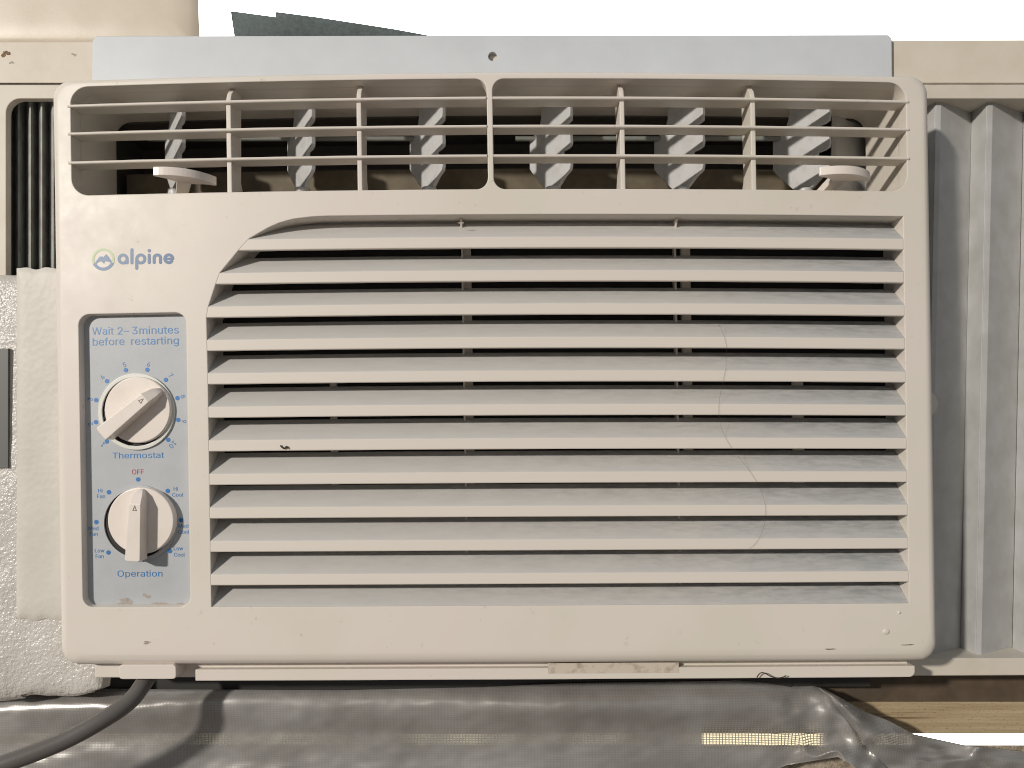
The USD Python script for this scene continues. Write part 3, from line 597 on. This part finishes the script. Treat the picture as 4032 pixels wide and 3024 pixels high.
# dark foam pieces outside the pane
for pts, lb in (([(913, 48), (1092, 72), (1100, 230), (940, 230)], 'short dark grey foam piece behind the pane, left of the other dark piece'),
                ([(1090, 51), (1250, 72), (1420, 98), (1560, 120), (1700, 146), (1700, 230), (1090, 230)], 'long dark grey foam wedge sloping down to the right behind the pane')):
    d = .070 if 'short' in lb else .066
    obj('dark_foam_piece', prism(Polygon([U(a, b, d)[[0, 2]] for a, b in pts]).buffer(.6 * mm), d, d + .004), 'dark_foam', label=lb, cat='foam piece')

# ------------------------------------------------------------------ boards below and the cloth tape over them
obj('plywood_board', prism(rect_px(-900, 4900, 2630, 2888, .066), .066, .074) , 'ply', label='raw plywood board edge below the filler panel, partly covered by silver tape', cat='board')
obj('rail_shade_strip', prism(rect_px(2000, 4900, 2630, 2762, .063), .063, .0655), 'rail_shade', label='added dark brown strip for the shade between the filler panel rail and the plywood edge', cat='shade strip')  # added dark strip that paints the shade under the rail
a = U(-900, 2934, .060); b = U(4900, 3500, .060)
prof = [(.060, a[2]), (.060, b[2]), (.20, b[2]), (.20, a[2] - .095), (.068, a[2] - .0045)]
obj('window_sill', along_x(prof, a[0], b[0]), 'sill', label='dusty wooden window sill below the bright slit', cat='window sill')

def crumple(p, seed):
    """ridged noise: creases in the film"""
    return np.abs(meshkit.fbm(p, 3, seed) - .5) * 2
def tape_sheet(top, bottom, xs, rows, depth, name, parent):
    """top(x), bottom(x) in pixels; depth(px, py, v) in metres"""
    uu, vv = np.meshgrid(xs, np.linspace(0, 1, rows), indexing='ij')
    py = top(uu) + (bottom(uu) - top(uu)) * vv; d = depth(uu, py, vv)
    k = S * (D + d) / D; V = np.stack([(uu - CX) * k, d, (CY - py) * k], -1).reshape(-1, 3)
    idx = np.arange(len(xs) * rows).reshape(len(xs), rows)
    a, b, c, e = idx[:-1, :-1].ravel(), idx[1:, :-1].ravel(), idx[1:, 1:].ravel(), idx[:-1, 1:].ravel()
    N = len(V); V = np.vstack([V, V + (0, .0003, 0)])
    F = [np.stack([a, c, b], 1), np.stack([a, e, c], 1), np.stack([a, b, c], 1) + N, np.stack([a, c, e], 1) + N]
    for ring in (idx[0], idx[-1], idx[:, 0], idx[:, -1]):
        p, q = ring[:-1], ring[1:]; F += [np.stack([p, q, q + N], 1), np.stack([p, q + N, p + N], 1)]
    g = trimesh.Trimesh(V, np.vstack(F), process=False)
    return obj(name, g, 'tape', parent, smooth=True)
tp = thing('duct_tape', 'wide silver cloth tape stuck across the board under the air conditioner', 'tape', U(1500, 3000, .04))
tx = [-700, 0, 425, 900, 1344, 1890, 2250, 2688, 2900, 3100, 3200, 3260, 3330, 3400, 3460, 3520]
ty = [2732, 2732, 2712, 2716, 2718, 2706, 2690, 2684, 2680, 2690, 2700, 2718, 2790, 2862, 2950, 3060]
def d_main(px, py, v):
    n1 = meshkit.fbm(np.stack([px / 900, py / 170, px * 0], -1), 2, 2) - .5 + .10 * (meshkit.fbm(np.stack([px / 60 + py / 90, py / 40, px * 0], -1), 2, 4) - .5)
    t = np.clip((px - 2950) / 450, 0, 1)
    cr = crumple(np.stack([px / 230 - py / 420, py / 230 + px / 500, px * 0], -1), 5)
    fold = np.exp(-v * 9) * .010
    trough = -.006 * np.exp(-((py - 2905) / 40) ** 2) * 0
    belly = -.006 * np.exp(-((py - 2780) / 70) ** 2) * (.6 + .4 * np.sin(px / 300))
    return .038 + fold + n1 * .010 + belly + trough + t ** 1.4 * (cr - .3) * .030
xs = np.r_[np.linspace(-700, 2900, 190), np.linspace(2912, 3520, 90)]
tape_sheet(lambda x: np.interp(x, tx, ty), lambda x: np.interp(x, [-700, 2750, 2900, 3100, 3300, 3520], [3300, 3300, 3090, 3012, 2980, 3110]), xs, 70, d_main, 'tape', tp)
def d_two(px, py, v):
    cr = crumple(np.stack([px / 260 + py / 300, py / 120 - px / 600, px * 0], -1), 8)
    return .044 - .010 * np.sin(np.pi * np.clip(v, 0, 1)) * np.exp(-((px - 3400) / 160) ** 2) + (cr - .3) * .014 - .012 * np.exp(-((px - 3330) / 90) ** 2)
tape_sheet(lambda x: np.interp(x, [3225, 3300, 3400, 3500, 3600, 3800, 4040, 4500], [2704, 2742, 2800, 2838, 2892, 2935, 2962, 3010]),
           lambda x: np.interp(x, [3225, 3300, 3370, 3430, 3500, 3600, 3800, 4500], [2712, 2790, 2880, 2965, 3050, 3120, 3160, 3200]), np.linspace(3225, 4500, 120), 40, d_two, 'tape_end', tp)

# ------------------------------------------------------------------ loose things and what is outside
hp = [(2819, 1272), (2849, 1330), (2861, 1403), (2849, 1494), (2834, 1567), (2829, 1634), (2837, 1682), (2870, 1755), (2931, 1834), (2974, 1895), (3001, 1950), (3013, 2010), (3010, 2058), (2992, 2113), (2949, 2162)]
pts = []
for a, b in hp:
    x, z = at(a, b, 0); q = bend(np.array([[x, -.0006, z]]))[0]; pts.append(q)
obj('hair', tube(spline(pts, 70), .00005, 5), 'hair', smooth=True, label='long thin dark hair lying across the right half of the slats', cat='hair')
lp2 = []
for a, b in ((1106, 1760), (1112, 1768), (1122, 1772), (1128, 1766), (1136, 1773)):
    x, z = at(a, b, 0); lp2.append(bend(np.array([[x, -.0007, z]]))[0])
obj('lint_speck', tube(spline(lp2, 16), .0004, 6), 'lint', smooth=True, label='small dark curled lint speck on a slat, right of the thermostat knob', cat='lint')
lp3 = [U(2980, 2668, .006), U(3010, 2650, .005), U(3028, 2660, .005), U(3050, 2668, .005), U(3096, 2660, .006)]
obj('lint_speck', tube(spline(lp3, 24), .0003, 6), 'lint', smooth=True, label='wispy dark lint caught on the bottom lip above the tape', cat='lint')
obj('sky', trimesh.creation.box((7, .02, 6), trimesh.transformations.translation_matrix((0, 1.6, .6))), 'sky', smooth=False, kind='structure')
